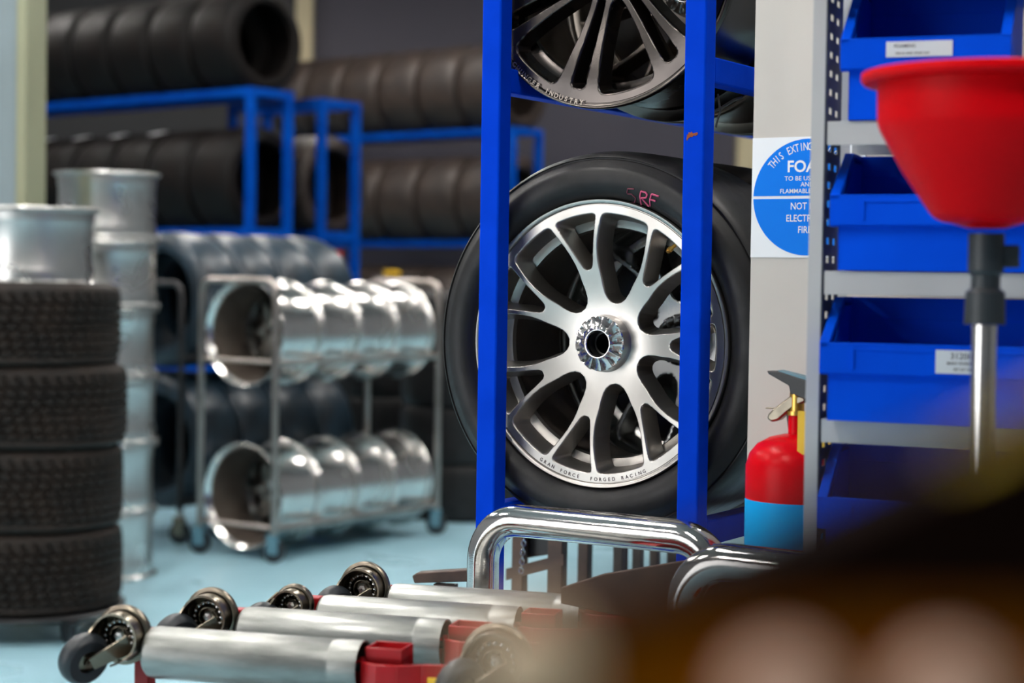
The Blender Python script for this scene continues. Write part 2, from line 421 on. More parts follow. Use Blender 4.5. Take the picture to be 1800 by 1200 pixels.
# valve, engraved marks, crayon writing
vx, vz = on_plane(1184, 435, WM, .03); va = math.atan2(vz, vx); vr = .213
vb = Vector((vr*math.cos(va), .030, vr*math.sin(va)))
vi = vb * (.198/vr); vi.y = .018
MB().cyl(vb, vi, .0032, 12).cyl(vb + (vi-vb)*.45, vb + (vi-vb)*.85, .0050, 8).build('valve', M_brass, wh, label='small brass valve')
_p = tyre_prof(.330, .275)[:10]; SWR = [q[0] for q in _p]; SWY = [q[1] for q in _p]
def strokes(mb, polys, cx, cz, hgt, tilt, y, r):
    for pl in polys:
        pts = []
        fine = [pl[0]]
        for q0_, q1_ in zip(pl, pl[1:]): fine += [(q0_[0]+(q1_[0]-q0_[0])*t_/5, q0_[1]+(q1_[1]-q0_[1])*t_/5) for t_ in range(1, 6)]
        for a, b in fine:
            x, z = (a-.35)*hgt, (b-.5)*hgt
            X_, Z_ = cx + x*math.cos(tilt) - z*math.sin(tilt), cz + x*math.sin(tilt) + z*math.cos(tilt)
            pts.append((X_, np.interp(math.hypot(X_, Z_), SWR, SWY) - .0012, Z_))
        mb.tube(pts, r, 6)
c5 = on_plane(1108, 344, WM, -.010); cR = on_plane(1130, 349, WM, -.010); cF = on_plane(1148, 353, WM, -.010)
m5 = MB(); strokes(m5, [[(.6,1),(.1,.95),(.05,.6),(.4,.62),(.65,.4),(.5,.1),(0,0)]], *c5, .024, -.15, -.0068, .0010); m5.build('crayon_digit', M_pinkf, wh, label='faded pink handwritten 5')
mr = MB(); strokes(mr, [[(0,0),(.12,1)],[(.12,1),(.5,1.0),(.68,.85),(.62,.62),(.08,.5)],[(.2,.5),(.72,0)]], *cR, .0225, -.22, -.0072, .0015)
mr.build('crayon_letter', M_pink, wh, label='pink handwritten R')
mf = MB(); strokes(mf, [[(0,0),(.12,1)],[(.12,1),(.8,1)],[(.06,.55),(.6,.55)]], *cF, .0205, -.30, -.0074, .0015)
mf.build('crayon_letter', M_pink, wh, label='pink handwritten F')
# lettering helper (built-in font turned into flat mesh)
def glyphs(txt, size, bold=0.0, sx=1.0):
    c = bpy.data.curves.new('t', 'FONT'); c.body = txt; c.size = size; c.align_x = 'CENTER'; c.resolution_u = 3; c.offset = bold
    o = bpy.data.objects.new('t', c); COL.objects.link(o)
    bpy.context.view_layer.update()
    me = bpy.data.meshes.new_from_object(o.evaluated_get(bpy.context.evaluated_depsgraph_get()))
    v = [(p.co.x*sx, p.co.y) for p in me.vertices]; f = [tuple(p.vertices) for p in me.polygons]
    bpy.data.objects.remove(o); bpy.data.curves.remove(c); bpy.data.meshes.remove(me)
    return v, f
def flat_text(mb, txt, size, cx, cz, y, bold=0, sx=1.0, rot=0):
    v, f = glyphs(txt, size, bold, sx)
    mb.add([(cx + a*math.cos(rot) - b*math.sin(rot), y, cz + a*math.sin(rot) + b*math.cos(rot)) for a, b in v], f)
def arc_text(mb, txt, size, cx, cz, r, a_mid, step, y, bold=0, sx=1.0, inward=False):
    n = len(txt)
    for i, ch in enumerate(txt):
        if ch == ' ': continue
        if inward:    # baseline towards outside, reading left to right along the bottom
            a = a_mid + (i-(n-1)/2)*step; rot = a + PI/2
        else:
            a = a_mid - (i-(n-1)/2)*step; rot = a - PI/2
        flat_text(mb, ch, size, cx + r*math.cos(a), cz + r*math.sin(a), y, bold, sx, rot)
mt = MB(); arc_text(mt, 'GRAN FORCE  FORGED RACING', .0085, 0, 0, .2335, math.radians(268), math.radians(2.15), .0036, .0002, 1.0, True)
mt.build('engraved_lettering', M_ink, wh, label='small engraved lettering on rim edge')

wlabs = ['silver wheel with brown worn slick directly behind the front wheel', 'third wheel back on the lower rails, mostly hidden', 'rearmost wheel on the lower rails, hidden behind others']
for k in range(3):
    wk = place_wheel('race_wheel', wlabs[k], RM @ Matrix.Translation((0, .302*(k+1), zc)) @ Matrix.Rotation(.6+k, 4, 'Y'), me_rimDk, me_slickw, me_hublo, group='wheels on the lower rails')
# bare dark rims above
me_rimBl = me_rimB
TM = RM @ Matrix.Translation((0, .0, zt))
tr = place_wheel('bare_rim', 'dark chrome twin-spoke bare rim on the upper rails between blue posts', TM, me_rimB, None, me_hublo, 'rim', 'bare rims on the upper rails')
mt = MB(); arc_text(mt, 'SCHUNGER INDUSTRY', .0115, 0, 0, .2405, math.radians(241), math.radians(2.5), -.0006, .0003, 1.0, True)
mt.build('raised_lettering', M_dkface, tr, label='raised lettering on rim edge')
for k, lb in enumerate(['bronze-grey bare rim second on the upper rails', 'third bare rim back on the upper rails', 'rearmost bare rim on the upper rails']):
    place_wheel('bare_rim', lb, RM @ Matrix.Translation((0, .300*(k+1)+.005, zt)) @ Matrix.Rotation(.4+k, 4, 'Y'), me_rimC, None, me_hublo, 'rim', 'bare rims on the upper rails')
# cables under the upper rail on the right
cb = MB()
def Lp(px, py, yy):
    x, z = on_plane(px, py, RM, yy); return (x, yy, z)
cb.tube([Lp(1250,198,.12), Lp(1268,190,.13), Lp(1290,176,.14), Lp(1305,172,.15)], .0028, 8)
cb.tube([Lp(1262,166,.13), Lp(1264,180,.12), Lp(1266,196,.11), Lp(1260,215,.12), Lp(1258,224,.12)], .0018, 8)
tag(cb.build('cable', M_cable, None, RM), 'thin grey cable hanging below the upper right rail', 'cable')

# ------------------------------------------------------------------ partition with sign
pt = -.082; pu = on_plane(1322, 300, RM, pt)[0]
struct(MB().box((pu, pt, 0), (pu+.52, pt+.05, ZC)).build('wall_partition', M_part, None, RM, bevel=.002))
sx0, sz1 = on_plane(1323, 243, RM, pt); sx1, sz0 = on_plane(1323, 452, RM, pt)
SZ = sz1 - sz0
SM = RM @ Matrix.Translation((sx0 + SZ/2 + .001, pt, (sz0+sz1)/2))
sg = thing('safety_sign', 'square white sign with blue foam extinguisher disc on cream panel', 'sign', SM)
h = SZ/2
MB().box((-h, -.0018, -h), (h, -.0001, h)).build('backing', M_signw, sg)
R_ = h*.965
def half_disc(top):
    pts = []; gap = .0022
    a0 = math.asin(gap/R_)
    for i in range(41):
        a = a0 + (PI-2*a0)*i/40
        pts.append((R_*math.cos(a), R_*math.sin(a) if top else -R_*math.sin(a)))
    return pts
MB().prism(half_disc(True), -.0024, -.0018).build('blue_half_disc', M_signb, sg)
MB().prism(half_disc(False), -.0024, -.0018).build('blue_half_disc', M_signb, sg)
yt = -.0027; s = SZ/209.0      # one photo pixel on the sign
tx = MB(); arc_text(tx, 'THIS EXTINGUISHER IS', 19.5*s, 0, 0, 81*s, PI/2, math.radians(5.3), yt, .00004, .66)
tx.build('lettering', M_signw, sg, label='white curved words THIS EXTINGUISHER')
tx = MB(); flat_text(tx, 'FOAM', 28*s, 0, 44*s, yt, .0005, 1.0); tx.build('lettering', M_signw, sg, label='bold white word FOAM')
tx = MB()
for t_, z_, q, sx_ in (('TO BE USED ON', 29, 11, 1.05), ('AND', 18.5, 11, 1.0), ('FLAMMABLE LIQUIDS', 7, 11, .98)):
    flat_text(tx, t_, q*s, 0, (z_)*s, yt, 0.00004, sx_)
tx.build('lettering', M_signw, sg, label='small white lines about use')
tx = MB()
for t_, z_ in (('NOT FOR', -21), ('ELECTRICAL', -42), ('FIRES', -62)):
    flat_text(tx, t_, 17*s, 0, z_*s, yt, .00008, .82)
tx.build('lettering', M_signw, sg, label='white words NOT FOR ELECTRICAL FIRES')

# ------------------------------------------------------------------ extinguisher
pe = at(1400, 762, 2.715); EX = frame(pe.x, 2.715, pe.z, -PHI)
ex = thing('fire_extinguisher', 'red fire extinguisher with blue band and black lever against cream panel', 'extinguisher', EX)
er = .0745
V = Matrix.Rotation(-PI/2, 4, 'X')  # lathe axis y -> -z : profile y is distance below top
def down(prof, mb=None, seg=64):
    return (mb or MB()).lathe([(r, y) for r, y in prof], seg, V)
# with V local +y maps to -z, so profile y values count downwards
zb = pe.z - at(1400, 876, 2.715).z
down([(0.001, 0), (.020, .001), (.040, .006), (.058, .016), (.069, .030), (er, .048), (er, zb)]).build('cylinder_shell', M_redx, ex)
down([(er, zb), (er+.0003, zb+.001), (er+.0003, zb+.14)]).build('blue_band', M_cyan, ex)
down([(er, zb+.14), (er, .50), (.06, .53), (.001, .535)]).build('cylinder_base', M_redx, ex)
down([(.001, -.034), (.0125, -.034), (.0125, .002)], seg=24).build('neck', M_redx, ex)
_c = on_plane(1403, 722, EX, -.055); _d = on_plane(1403, 798, EX, -.055)
MB().box((_c[0], -.056, _d[1]), (_c[0]+.055, -.0545, _c[1])).build('yellow_tag', M_yel, ex, label='yellow inspection tag hanging in front of the neck')
down([(.001, -.062), (.011, -.062), (.011, -.034), (.015, -.034), (.015, -.028)], seg=20).build('valve_head', M_brass, ex)
def EXp(px, py, yy=0.0):
    x, z = on_plane(px, py, EX, yy); return x, z
lev = [EXp(*q) for q in ((1352,651),(1356,657),(1391,677),(1394,692),(1420,702),(1440,700),(1440,672),(1408,663),(1375,652))]
MB().prism(lev, -.011, .011).build('lever', M_black, ex, bevel=.002)
lev2 = [EXp(*q) for q in ((1372,650),(1412,660),(1440,668),(1440,672),(1408,664),(1374,653))]
MB().prism(lev2, -.010, .013).build('lever_top', M_castb, ex)
hnd = [EXp(*q) for q in ((1352,735),(1354,727),(1366,715),(1392,696),(1420,694),(1420,706),(1404,712),(1388,724),(1372,738),(1360,741))]
MB().prism(hnd, -.010, .010).build('carry_handle', M_zinc, ex, bevel=.003)
a_, b_2 = EXp(1346,717), EXp(1385,718)
MB().cyl((a_[0],0,a_[1]), (b_2[0],0,b_2[1]), .0012, 8).build('safety_pin', M_zinc, ex)
h1 = [EXp(*q) for q in ((1384,728),(1389,727),(1393,752),(1387,753))]
MB().prism(h1, -.004, .004).build('hose_clip', M_black, ex)
MB().box((-.03, er-.004, -.20), (.03, er+.0055, -.06)).build('wall_bracket', M_black, ex)

# ------------------------------------------------------------------ shelving with bins
sp = at(1424, 300, 2.44); SHM = frame(sp.x, 2.44, 0, math.radians(-20))
sh = thing('steel_shelving', 'pale grey slotted-post shelving unit holding blue bins', 'shelving', SHM)
SW, SD = .70, .205
def perf(x, y0, y1, z0, z1, cols, pitch, hw, hh, zoff):
    """thin plate in the yz plane with real slots"""
    m = MB(); t = .0016
    ys = [y0]
    for c in cols: ys += [c-hw, c+hw]
    ys.append(y1)
    zs = [z0]; z = z0 + zoff
    while z + hh < z1: zs += [z-hh, z+hh]; z += pitch
    zs.append(z1)
    for i in range(len(ys)-1):
        for j in range(len(zs)-1):
            if i % 2 == 1 and j % 2 == 1: continue
            m.add([(x, ys[i], zs[j]), (x, ys[i+1], zs[j]), (x, ys[i+1], zs[j+1]), (x, ys[i], zs[j+1])], [(0,1,2,3)])
    # slot side walls give the plate its thickness
    for i in range(1, len(ys)-1, 2):
        for j in range(1, len(zs)-1, 2):
            a, b, c, d = ys[i], ys[i+1], zs[j], zs[j+1]
            for (p, q) in (((a,c),(b,c)), ((b,c),(b,d)), ((b,d),(a,d)), ((a,d),(a,c))):
                m.add([(x-t, *p), (x-t, *q), (x, *q), (x, *p)], [(0,1,2,3)])
    m.add([(x-t, y0, z0), (x-t, y0, z1), (x, y0, z1), (x, y0, z0)], [(0,1,2,3)])
    return m
z0s = at(1424, 60, 2.46).z % .025
for side, xx in ((0, 0.0), (1, SW-.018)):
    xf = xx + (.0195 if side == 0 else -.0015)
    MB().box((xx, 0, 0), (xx+.018, .0018, 2.2)).build('upright', M_shelf, sh, bevel=.0006, label='pale grey front face of slotted upright')
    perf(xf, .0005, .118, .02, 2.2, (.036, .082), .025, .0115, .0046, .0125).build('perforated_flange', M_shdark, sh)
    MB().box((xx, SD-.0018, 0), (xx+.018, SD, 2.2)).build('upright', M_shelf, sh)
shz = [at(1430, y, 2.46).z for y in (216, 476, 733, 992)]
for z in shz + [1.717, .72, .30]:
    m = MB().box((.0215, .002, z-.0315), (SW-.021, .004, z)).box((.0215, .004, z-.0025), (SW-.021, SD-.004, z)).box((.0215, SD-.006, z-.0315), (SW-.021, SD-.004, z-.0025))
    m.build('shelf', M_shelf, sh, bevel=.0006)
def bin_(label, x0, y0, z, W, D=.178, H=.163, FH=.103, lab=None, ridges=True):
    M = SHM @ Matrix.Translation((x0, y0, z))
    t = thing('storage_bin', label, 'bin', M, 'blue bins on the slotted shelving')
    th = .003; ins = .010
    b = MB()
    # body: floor, back, sides (slanted front top), front below the band
    b.box((ins, ins, .001), (W-ins, D, .001+th))
    b.box((ins, D-th, th), (W-ins, D, H-.012))
    for xa, xb in ((ins, ins+th), (W-ins-th, W-ins)):
        prof = [(ins, th), (D, th), (D, H-.012), (.105, H-.012), (ins, FH-.03)]
        b.add([(xa, y, zz) for y, zz in prof] + [(xb, y, zz) for y, zz in prof],
              [(0,1,2,3,4), (9,8,7,6,5)] + [(i, (i+1) % 5, (i+1) % 5 + 5, i+5) for i in range(5)])
    b.box((ins, ins, th), (W-ins, ins+th, FH-.035))
    b.build('bin_body', M_binblue, t, bevel=.0008)
    # flared rim: front band, slanted arms, side rims
    r = MB()
    r.box((0, 0, FH-.040), (W, .004, FH)); r.box((0, .004, FH-.042), (W, ins+.004, FH-.038)); r.box((.002, .004, FH-.003), (W-.002, .012, FH))
    for xa, xb in ((0, .013), (W-.013, W)):
        prof = [(0, FH), (0, FH-.006), (.012, FH-.008), (.115, H-.006), (D, H-.006), (D, H), (.108, H)]
        n = len(prof)
        r.add([(xa, y, zz) for y, zz in prof] + [(xb, y, zz) for y, zz in prof],
              [tuple(range(n)), tuple(range(2*n-1, n-1, -1))] + [(i, (i+1) % n, (i+1) % n + n, i+n) for i in range(n)])
    for xa, xb in ((0, .003), (W-.003, W)):
        prof = [(0.004, FH-.040), (D, FH-.040+.03), (D, H), (.108, H), (.004, FH)]
        n = 5
        r.add([(xa, y, zz) for y, zz in prof] + [(xb, y, zz) for y, zz in prof],
              [tuple(range(n)), tuple(range(2*n-1, n-1, -1))] + [(i, (i+1) % n, (i+1) % n + n, i+n) for i in range(n)])
    r.box((0, D-.004, H-.03), (W, D+.002, H))
    r.build('bin_rim', M_binblue, t, bevel=.0008)
    if ridges:
        g = MB()
        for xa in (.042, W-.046): g.box((xa, -.0025, FH-.034), (xa+.004, .0, FH-.006))
        g.box((.046, -.0018, FH-.010), (W-.046, 0, FH-.006))
        g.build('label_holder', M_binblue, t, bevel=.0005)
    if lab:
        lx, lw, lh, lines = lab
        l = MB().box((lx, -.0022, FH-.006-lh), (lx+lw, -.0012, FH-.006)).build('paper_label', M_lab, t, label='white paper label on bin front')
        q = MB()
        for (s_, sz, zz, xc) in lines: flat_text(q, s_, sz, lx + xc, FH-.006-zz, -.0026, .0001)
        q.build('printed_text', M_ink, l)
    return t
shelf_x = lambda px, py, yy: on_plane(px, py, SHM, yy)[0]
b1x = shelf_x(1477, 100, -.012); b1w = shelf_x(1760, 100, -.012) - b1x + .012
lx1 = shelf_x(1558, 90, -.012) - b1x
bin_('blue bin on the top shelf above the red funnel, small white label', b1x, -.012, shz[0], b1w, FH=.107, H=.190,
     lab=(lx1, .085, .020, [('FOAMING', .0062, .008, .024), ('Use to wash wheel nuts', .0045, .0165, .034)]), ridges=False)
b2x = max(.0225, shelf_x(1459, 370, -.010)); bin_('blue unlabelled bin on the second shelf behind the red funnel', b2x, -.012, shz[1], .385, FH=.101)
b3x = shelf_x(1440, 625, -.045); lx3 = shelf_x(1645, 630, -.045) - b3x
bin_('blue bin with part-hidden white label behind the chrome tube', b3x, -.045, shz[2], .40, FH=.104,
     lab=(lx3, .075, .030, [('3120IM', .011, .011, .035), ('MAIN WHEEL NUT', .0052, .0185, .036), ('SET OF TWO', .0045, .026, .036)]))
bin_('lowest blue bin in view, blurred behind the brown foreground block', shelf_x(1436, 870, -.030), -.030, shz[3], .40, FH=.100)

# ------------------------------------------------------------------ red funnel on stand
pf = at(1737, 300, 2.10); FM = frame(pf.x, 2.10, 0, 0)
fz = lambda y: at(1737, y, 2.10).z
fn_ = thing('drain_funnel', 'red plastic oil drain funnel on a chrome tube stand', 'funnel', FM)
zr = at(1517, 131, 2.10).z
def updown(prof, seg=72): # (r, z)
    return MB().lathe([(r, z) for r, z in prof], seg, Matrix.Rotation(PI/2, 4, 'X'))
zs1, zs2 = fz(225), fz(392)
updown([(.002, zs2-.004), (.0215, zs2-.006), (.041, zs2), (.050, zs2+.001), (.060, zs2+.006), (.066, zs2+.013), (.096, zs2+(zs1-zs2)*.52), (.1235, zs1-.003), (.1265, zs1+.006), (.1275, zr-.010), (.143, zr-.009), (.1462, zr-.004), (.1455, zr+.003), (.142, zr+.0045), (.124, zr+.002), (.122, zs1+.01), (.062, zs2+.016), (.038, zs2+.006), (.002, zs2+.004)]).build('bowl', M_redp, fn_)
updown([(.001, zs2-.012), (.0205, zs2-.012), (.0205, zs2-.055), (.0165, zs2-.060), (.0165, zs2-.075), (.0225, zs2-.080), (.0235, fz(570)), (.001, fz(570))][::-1], 32).build('coupling', M_blackpl, fn_)
cx = MB().box((.014, -.012, fz(470)), (.036, .012, fz(430))).build('clamp', M_blackpl, fn_, bevel=.002)
updown([(.001, fz(571)), (.0148, fz(571)), (.0148, .30), (.001, .30)][::-1], 32).build('stand_tube', M_chrome, fn_)
updown([(.001, .30), (.03, .30), (.14, .27), (.155, .25), (.155, .06), (.14, .05), (.001, .05)][::-1], 48).build('oil_tank', M_redp, fn_)
for k in range(3):
    a = k*2*PI/3; MB().cyl((.12*math.cos(a), .12*math.sin(a)-.01, .025), (.12*math.cos(a), .12*math.sin(a)+.01, .025), .025, 16).build('caster', M_black, fn_)
    MB().box((.12*math.cos(a)-.008, .12*math.sin(a)-.014, .03), (.12*math.cos(a)+.008, .12*math.sin(a)+.014, .052)).build('caster_fork', M_zinc, fn_)

# ------------------------------------------------------------------ wheel dollies hanging on their trolley
AD = math.radians(-15)
rr = .036
me_roller = None
ends = [(265, 1097), (428, 1062), (566, 1041), (688, 1017)]
DY = [2.50, 2.66, 2.77, 2.88]
top_z = at(265, 1097, 2.50).z - .002
dl = ['frontmost red wheel dolly with galvanised roller, nearest the camera', 'second red wheel dolly from the front on the hanging trolley', 'third red wheel dolly from the front on the hanging trolley', 'rearmost red wheel dolly in front of the chrome handle']
def caster_hw(t, cx_, cz_, y0, R=.040, small=False):
    """swivel caster seen from its wheel side: axis along local y"""
    T = Matrix.Translation((cx_, y0, cz_))
    c = MB().lathe([(.006,.014),(R*.98,.014),(R*1.04,.010),(R*1.04,.004),(R*.98,.001),(R*.9,.000),(R*.85,.005),(R*.72,.006),(R*.70,.0)], 48, T).build('swivel_plate', M_zinc, t)
    tr_ = -2.25     # trail direction (down-left)
    f = MB()
    # pressed fork shell: wall round the upper part running into two cheeks
    arc = [(R*.86*math.cos(a), R*.86*math.sin(a)) for a in np.linspace(-1.35, 3.2, 30)]
    d = (math.cos(tr_), math.sin(tr_))
    arc = arc + [(arc[-1][0]+d[0]*.006, arc[-1][1]+d[1]*.020)]
    n = len(arc); vs = []; fs = []
    th = .0028
    for i, (a, b_) in enumerate(arc):
        ln = math.hypot(a, b_) or 1
        ia, ib = a*(1-th/ln), b_*(1-th/ln)
        dep = -.026
        if i < 5: dep = -.026 - .022*(5-i)/5
        if i > n-6: dep = -.026 - .020*(i-(n-6))/5
        vs += [(a, .004, b_), (a, dep, b_), (ia, dep, ib), (ia, .004, ib)]
    for i in range(n-1):
        p, q = i*4, i*4+4
        for j in range(4): fs.append((p+j, q+j, q+(j+1) % 4, p+(j+1) % 4))
    fs += [(0,1,2,3), (4*n-1, 4*n-2, 4*n-3, 4*n-4)]
    f.add(vs, fs, T)
    f.lathe([(R*.86,.002),(R*.60,-.001),(R*.56,-.006),(R*.50,-.006)], 40, T)
    f.build('fork', M_zinc, t, ang=40)
    rc = MB().lathe([(R*.50,.001),(R*.44,-.003),(R*.36,-.009),(R*.33,-.0095),(R*.30,-.006),(R*.28,.002),(.001,.002)], 36, T)
    rc.build('bearing_race', M_zinc, t)
    bl = MB()
    for k in range(16):
        a = 2*PI*k/16; 
        q = Matrix.Translation((cx_ + R*.53*math.cos(a), y0-.006, cz_ + R*.53*math.sin(a)))
        bl.lathe([(.0001,-.0032),(.0023,-.0023),(.0032,0),(.0023,.0023),(.0001,.0032)], 8, q)
    o = bl.build('bearing_balls', M_chrome, t); o['kind'] = 'stuff'
    nut = MB(); nut.lathe([(.0095,.0),(.0095,-.006),(.006,-.0095),(.001,-.0100)], 6, T); nut.build('axle_nut', M_alust, t, ang=20)
    # wheel on its trail
    wx, wz, wy = cx_ + d[0]*.062, cz_ + d[1]*.036, y0 - .034
    ax = Vector((-d[1], 0, d[0])); ax = Vector((.80, -.45, -.25)).normalized()
    c0 = Vector((wx, wy, wz))
    q = ax.to_track_quat('Y', 'Z').to_matrix().to_4x4(); W_ = Matrix.Translation(c0) @ q
    w_ = MB().lathe([(.016,-.014),(.030,-.014),(.0345,-.010),(.0365,-.004),(.0365,.004),(.0345,.010),(.030,.014),(.016,.014)], 40, W_, closed=True).build('wheel', M_blackpl, t)
    MB().lathe([(.001,-.016),(.007,-.016),(.007,-.010),(.0155,-.008),(.0155,.008),(.007,.010),(.007,.016),(.001,.016)], 24, W_).build('wheel_hub', M_zinc, w_)
    cc = MB().cyl(c0 - ax*.020, c0 + ax*.020, .005, 10)
    for sgn in (-1, 1):
        A = c0 + ax*.019*sgn; B = Vector((cx_, y0-.006, cz_)) + ax*.020*sgn*1.3
        dirv = (B-A); sd_ = dirv.cross(ax).normalized()*.010
        vv = [A-sd_, A+sd_, B+sd_*1.6, B-sd_*1.6]
        cc.add([v - ax*.0012 for v in vv] + [v + ax*.0012 for v in vv], [(0,1,2,3),(7,6,5,4),(0,4,5,1),(1,5,6,2),(2,6,7,3),(3,7,4,0)])
    cc.build('fork_leg', M_zinc, t)
for k in range(4):
    pL = at(ends[k][0], ends[k][1], DY[k])
    M = frame(pL.x, DY[k], top_z - rr, AD)
    t = thing('wheel_dolly', dl[k], 'dolly', M, 'red wheel dollies on the trolley')
    L = .312
    XR = Matrix.Rotation(-PI/2, 4, 'Z')     # lathe y axis -> +x
    prof = [(rr*.72,.002),(rr*.86,.000),(rr*.96,.004),(rr,.012),(rr,L-.045),(rr*.985,L-.043),(rr*.985,L-.038),(rr,L-.036),(rr,L),(rr-.0022,L),(rr-.0022,.20),(.006,.20)]
    if me_roller is None: me_roller = MB().lathe(prof, 64, XR).mesh('roller', M_roller, 30)
    for dz in (0, -.205):
        ro = add_mesh('roller', me_roller, t, Matrix.Translation((0, 0, dz)) @ Matrix.Rotation(k*1.3+dz*9, 4, 'X'))
    MB().cyl((-.020, 0, 0), (L+.03, 0, 0), .006, 12).build('roller_axle', M_black, t)
    # red frame: left end bar, right bracket plates, box socket, lower parts
    fr = MB()
    fr.box((-.030, .010, -.235), (-.008, .034, .028))
    fr.build('frame_bar', M_red, t, bevel=.002)
    br = MB().strip([(L-.006, .010), (L+.006, -.020), (L+.030, -.030), (L+.055, -.027), (L+.085, -.012), (L+.135, .004)], .006, -.052, .012)
    br.build('side_bracket', M_red, t, bevel=.0012)
    ml = MB().box((L-.012, -.002, -.05), (L+.05, .032, .008)); ml.build('bracket_block', M_red, t, bevel=.002)
    s5 = MB(); a, b_, c_, d_ = L+.006, L+.058, -.012, .036
    for q in (((a,c_),(b_,c_+.003)), ((a,d_-.003),(b_,d_)), ((a,c_),(a+.003,d_)), ((b_-.003,c_),(b_,d_))):
        s5.box((q[0][0], q[0][1], .0), (q[1][0], q[1][1], .030))
    s5.box((a, c_, .0), (b_, d_, .018))
    s5.build('box_socket', M_red, t, bevel=.0012)
    lo = MB().box((-.020, .012, -.24), (L+.10, .036, -.215)).box((L+.075, .004, -.235), (L+.10, .028, -.045))
    lo.build('lower_frame', M_red, t, bevel=.002)
    q = on_plane({0:215,1:370,2:516,3:640}[k], {0:1116,1:1082,2:1062,3:1033}[k], M, -.012)
    caster_hw(t, q[0], q[1], -.014, .040 if k != 2 else .030)
    if k == 0:
        q = on_plane(872, 1160, M, -.045); caster_hw(t, q[0], q[1], -.047, .046)
        yl = on_plane(780, 1197, M, -.036)
        MB().box((yl[0]-.022, -.037, yl[1]-.05), (yl[0]+.03, -.034, yl[1]+.003)).build('yellow_sticker', M_yel, t, label='yellow sticker on red bracket')
# trolley carrying the dollies: chrome handle, base
HM = frame(at(849, 1000, 3.0).x, 3.0, 0, math.radians(-32))
hz = at(930, 917, 2.95).z
tro = thing('dolly_trolley', 'storage trolley with bent chrome tube handle behind the rollers', 'trolley', HM)
def bend(pts, r, n=10):
    P = [Vector(p) for p in pts]; out = [P[0]]
    for i in range(1, len(P)-1):
        a = (P[i-1]-P[i]).normalized(); b = (P[i+1]-P[i]).normalized(); th_ = a.angle(b); d = r/math.tan(th_/2)
        A, B = P[i]+a*d, P[i]+b*d; c = P[i] + (a+b).normalized()*(r/math.sin(th_/2))
        va, vb_ = A-c, B-c
        for k in range(n+1):
            s_ = k/n; an = va.angle(vb_)
            out.append(c + va*(math.sin((1-s_)*an)/math.sin(an)) + vb_*(math.sin(s_*an)/math.sin(an)))
    out.append(P[-1]); return out
MB().tube(bend([(0, 0, .14), (0, 0, hz), (.43, 0, hz), (.43, 0, .14)], .072, 14), .0268, 36).build('handle', M_chrome, tro, ang=60)
MB().tube(bend([(.30, -.26, .14), (.50, -.26, .14), (.50, -.26, hz+.012), (.78, -.26, hz+.012), (.78, -.26, .14)], .072, 14)[13:], .0268, 30).build('handle', M_chrome, tro, ang=60, label='second chrome handle, half hidden by the brown foreground')
mk = MB()
for i in range(9):
    a = -.30 + .0; x = .10 + i*.022 + (.02 if i > 5 else 0)
    y_ = lambda aa: (-.0270*math.sin(aa), hz + .0270*math.cos(aa))
    for (u0, u1, a0_, a1_) in ((x, x+.017, .02, .10), (x, x+.003, .02, .40)):
        if i in (4, 7) and u1-u0 > .01: continue
        p0, p1 = y_(a0_), y_(a1_)
        mk.add([(u0, *p0), (u1, *p0), (u1, *p1), (u0, *p1)], [(0,1,2,3)])
mk.build('etched_marks', M_ink, tro)
# base frame and hooks of the trolley (below the picture)
bs = MB().box((-.35, -.50, .10), (.30, -.47, .14)).box((-.35, -.015, .10), (.45, .015, .14)).box((-.35, -.50, .10), (-.31, .015, .14)).box((-.35, -.275, .10), (.80, -.245, .14))
bs.build('base_frame', M_black, tro, bevel=.003)
# hanging bars that carry the dollies
hb = MB()
for k in (0, 3):
    pass
Pf = HM.inverted() @ at(330, 1240, 2.44); Pb = HM.inverted() @ at(730, 1120, 2.95)
for off in (.0,):
    A = Vector((Pf.x, Pf.y, top_z-.30)); B = Vector((Pb.x, Pb.y, top_z-.30))
    hb.tube([A + Vector((.0,0,0)), B], .014, 12); hb.tube([A + Vector((.22,-.03,0)), B + Vector((.22,-.03,0))], .014, 12)
    for p_ in (A, B, A + Vector((.22,-.03,0)), B + Vector((.22,-.03,0))): hb.tube([p_, (p_.x, p_.y, .13)], .014, 12)
hb.build('support_frame', M_black, tro)
for (x, y) in ((-.33,-.485), (.28,-.485), (-.33,0), (.78,-.26)):
    o = MB().cyl((x-.012, y, .04), (x+.012, y, .04), .04, 20).build('caster_wheel', M_black, tro)
    MB().box((x-.02, y-.02, .05), (x+.02, y+.02, .102)).build('caster_fork', M_zinc, o)

# dark steel stand behind the handle
sm = at(935, 1000, 3.75)
ST = frame(sm.x, 3.75, 0, math.radians(-28))
st = thing('steel_stand', 'dark rusty steel stand seen through the chrome handle', 'stand', ST)
def Sp(px, py, yy=0): return on_plane(px, py, ST, yy)
xl, xr = Sp(914, 980)[0], Sp(980, 980)[0]
ztop = Sp(930, 905)[1]
for x, wd in ((xl, .013), (xr, .017)):
    MB().box((x-wd, -.013, 0), (x+wd, .013, ztop)).build('leg', M_rust, st, bevel=.002)
for x in (xl, xr): MB().box((x-.013, .30, 0), (x+.013, .326, ztop)).build('leg', M_rust, st, bevel=.002)
cbm = MB(); a_, b_3 = Sp(895, 1008), Sp(996, 982)
cbm.prism([(a_[0], a_[1]-.012), (b_3[0], b_3[1]-.012), (b_3[0], b_3[1]+.012), (a_[0], a_[1]+.012)], -.014, -.004); cbm.build('brace', M_rust, st)
MB().prism([(xl, Sp(930, 985)[1]), (xr, Sp(930, 968)[1]), (xr, ztop), (xl, ztop)], .02, .04).build('back_plate', M_black, st)
MB().box((xl-.03, -.02, ztop), (xr+.03, .34, ztop+.02)).build('top_plate', M_rust, st, bevel=.003)
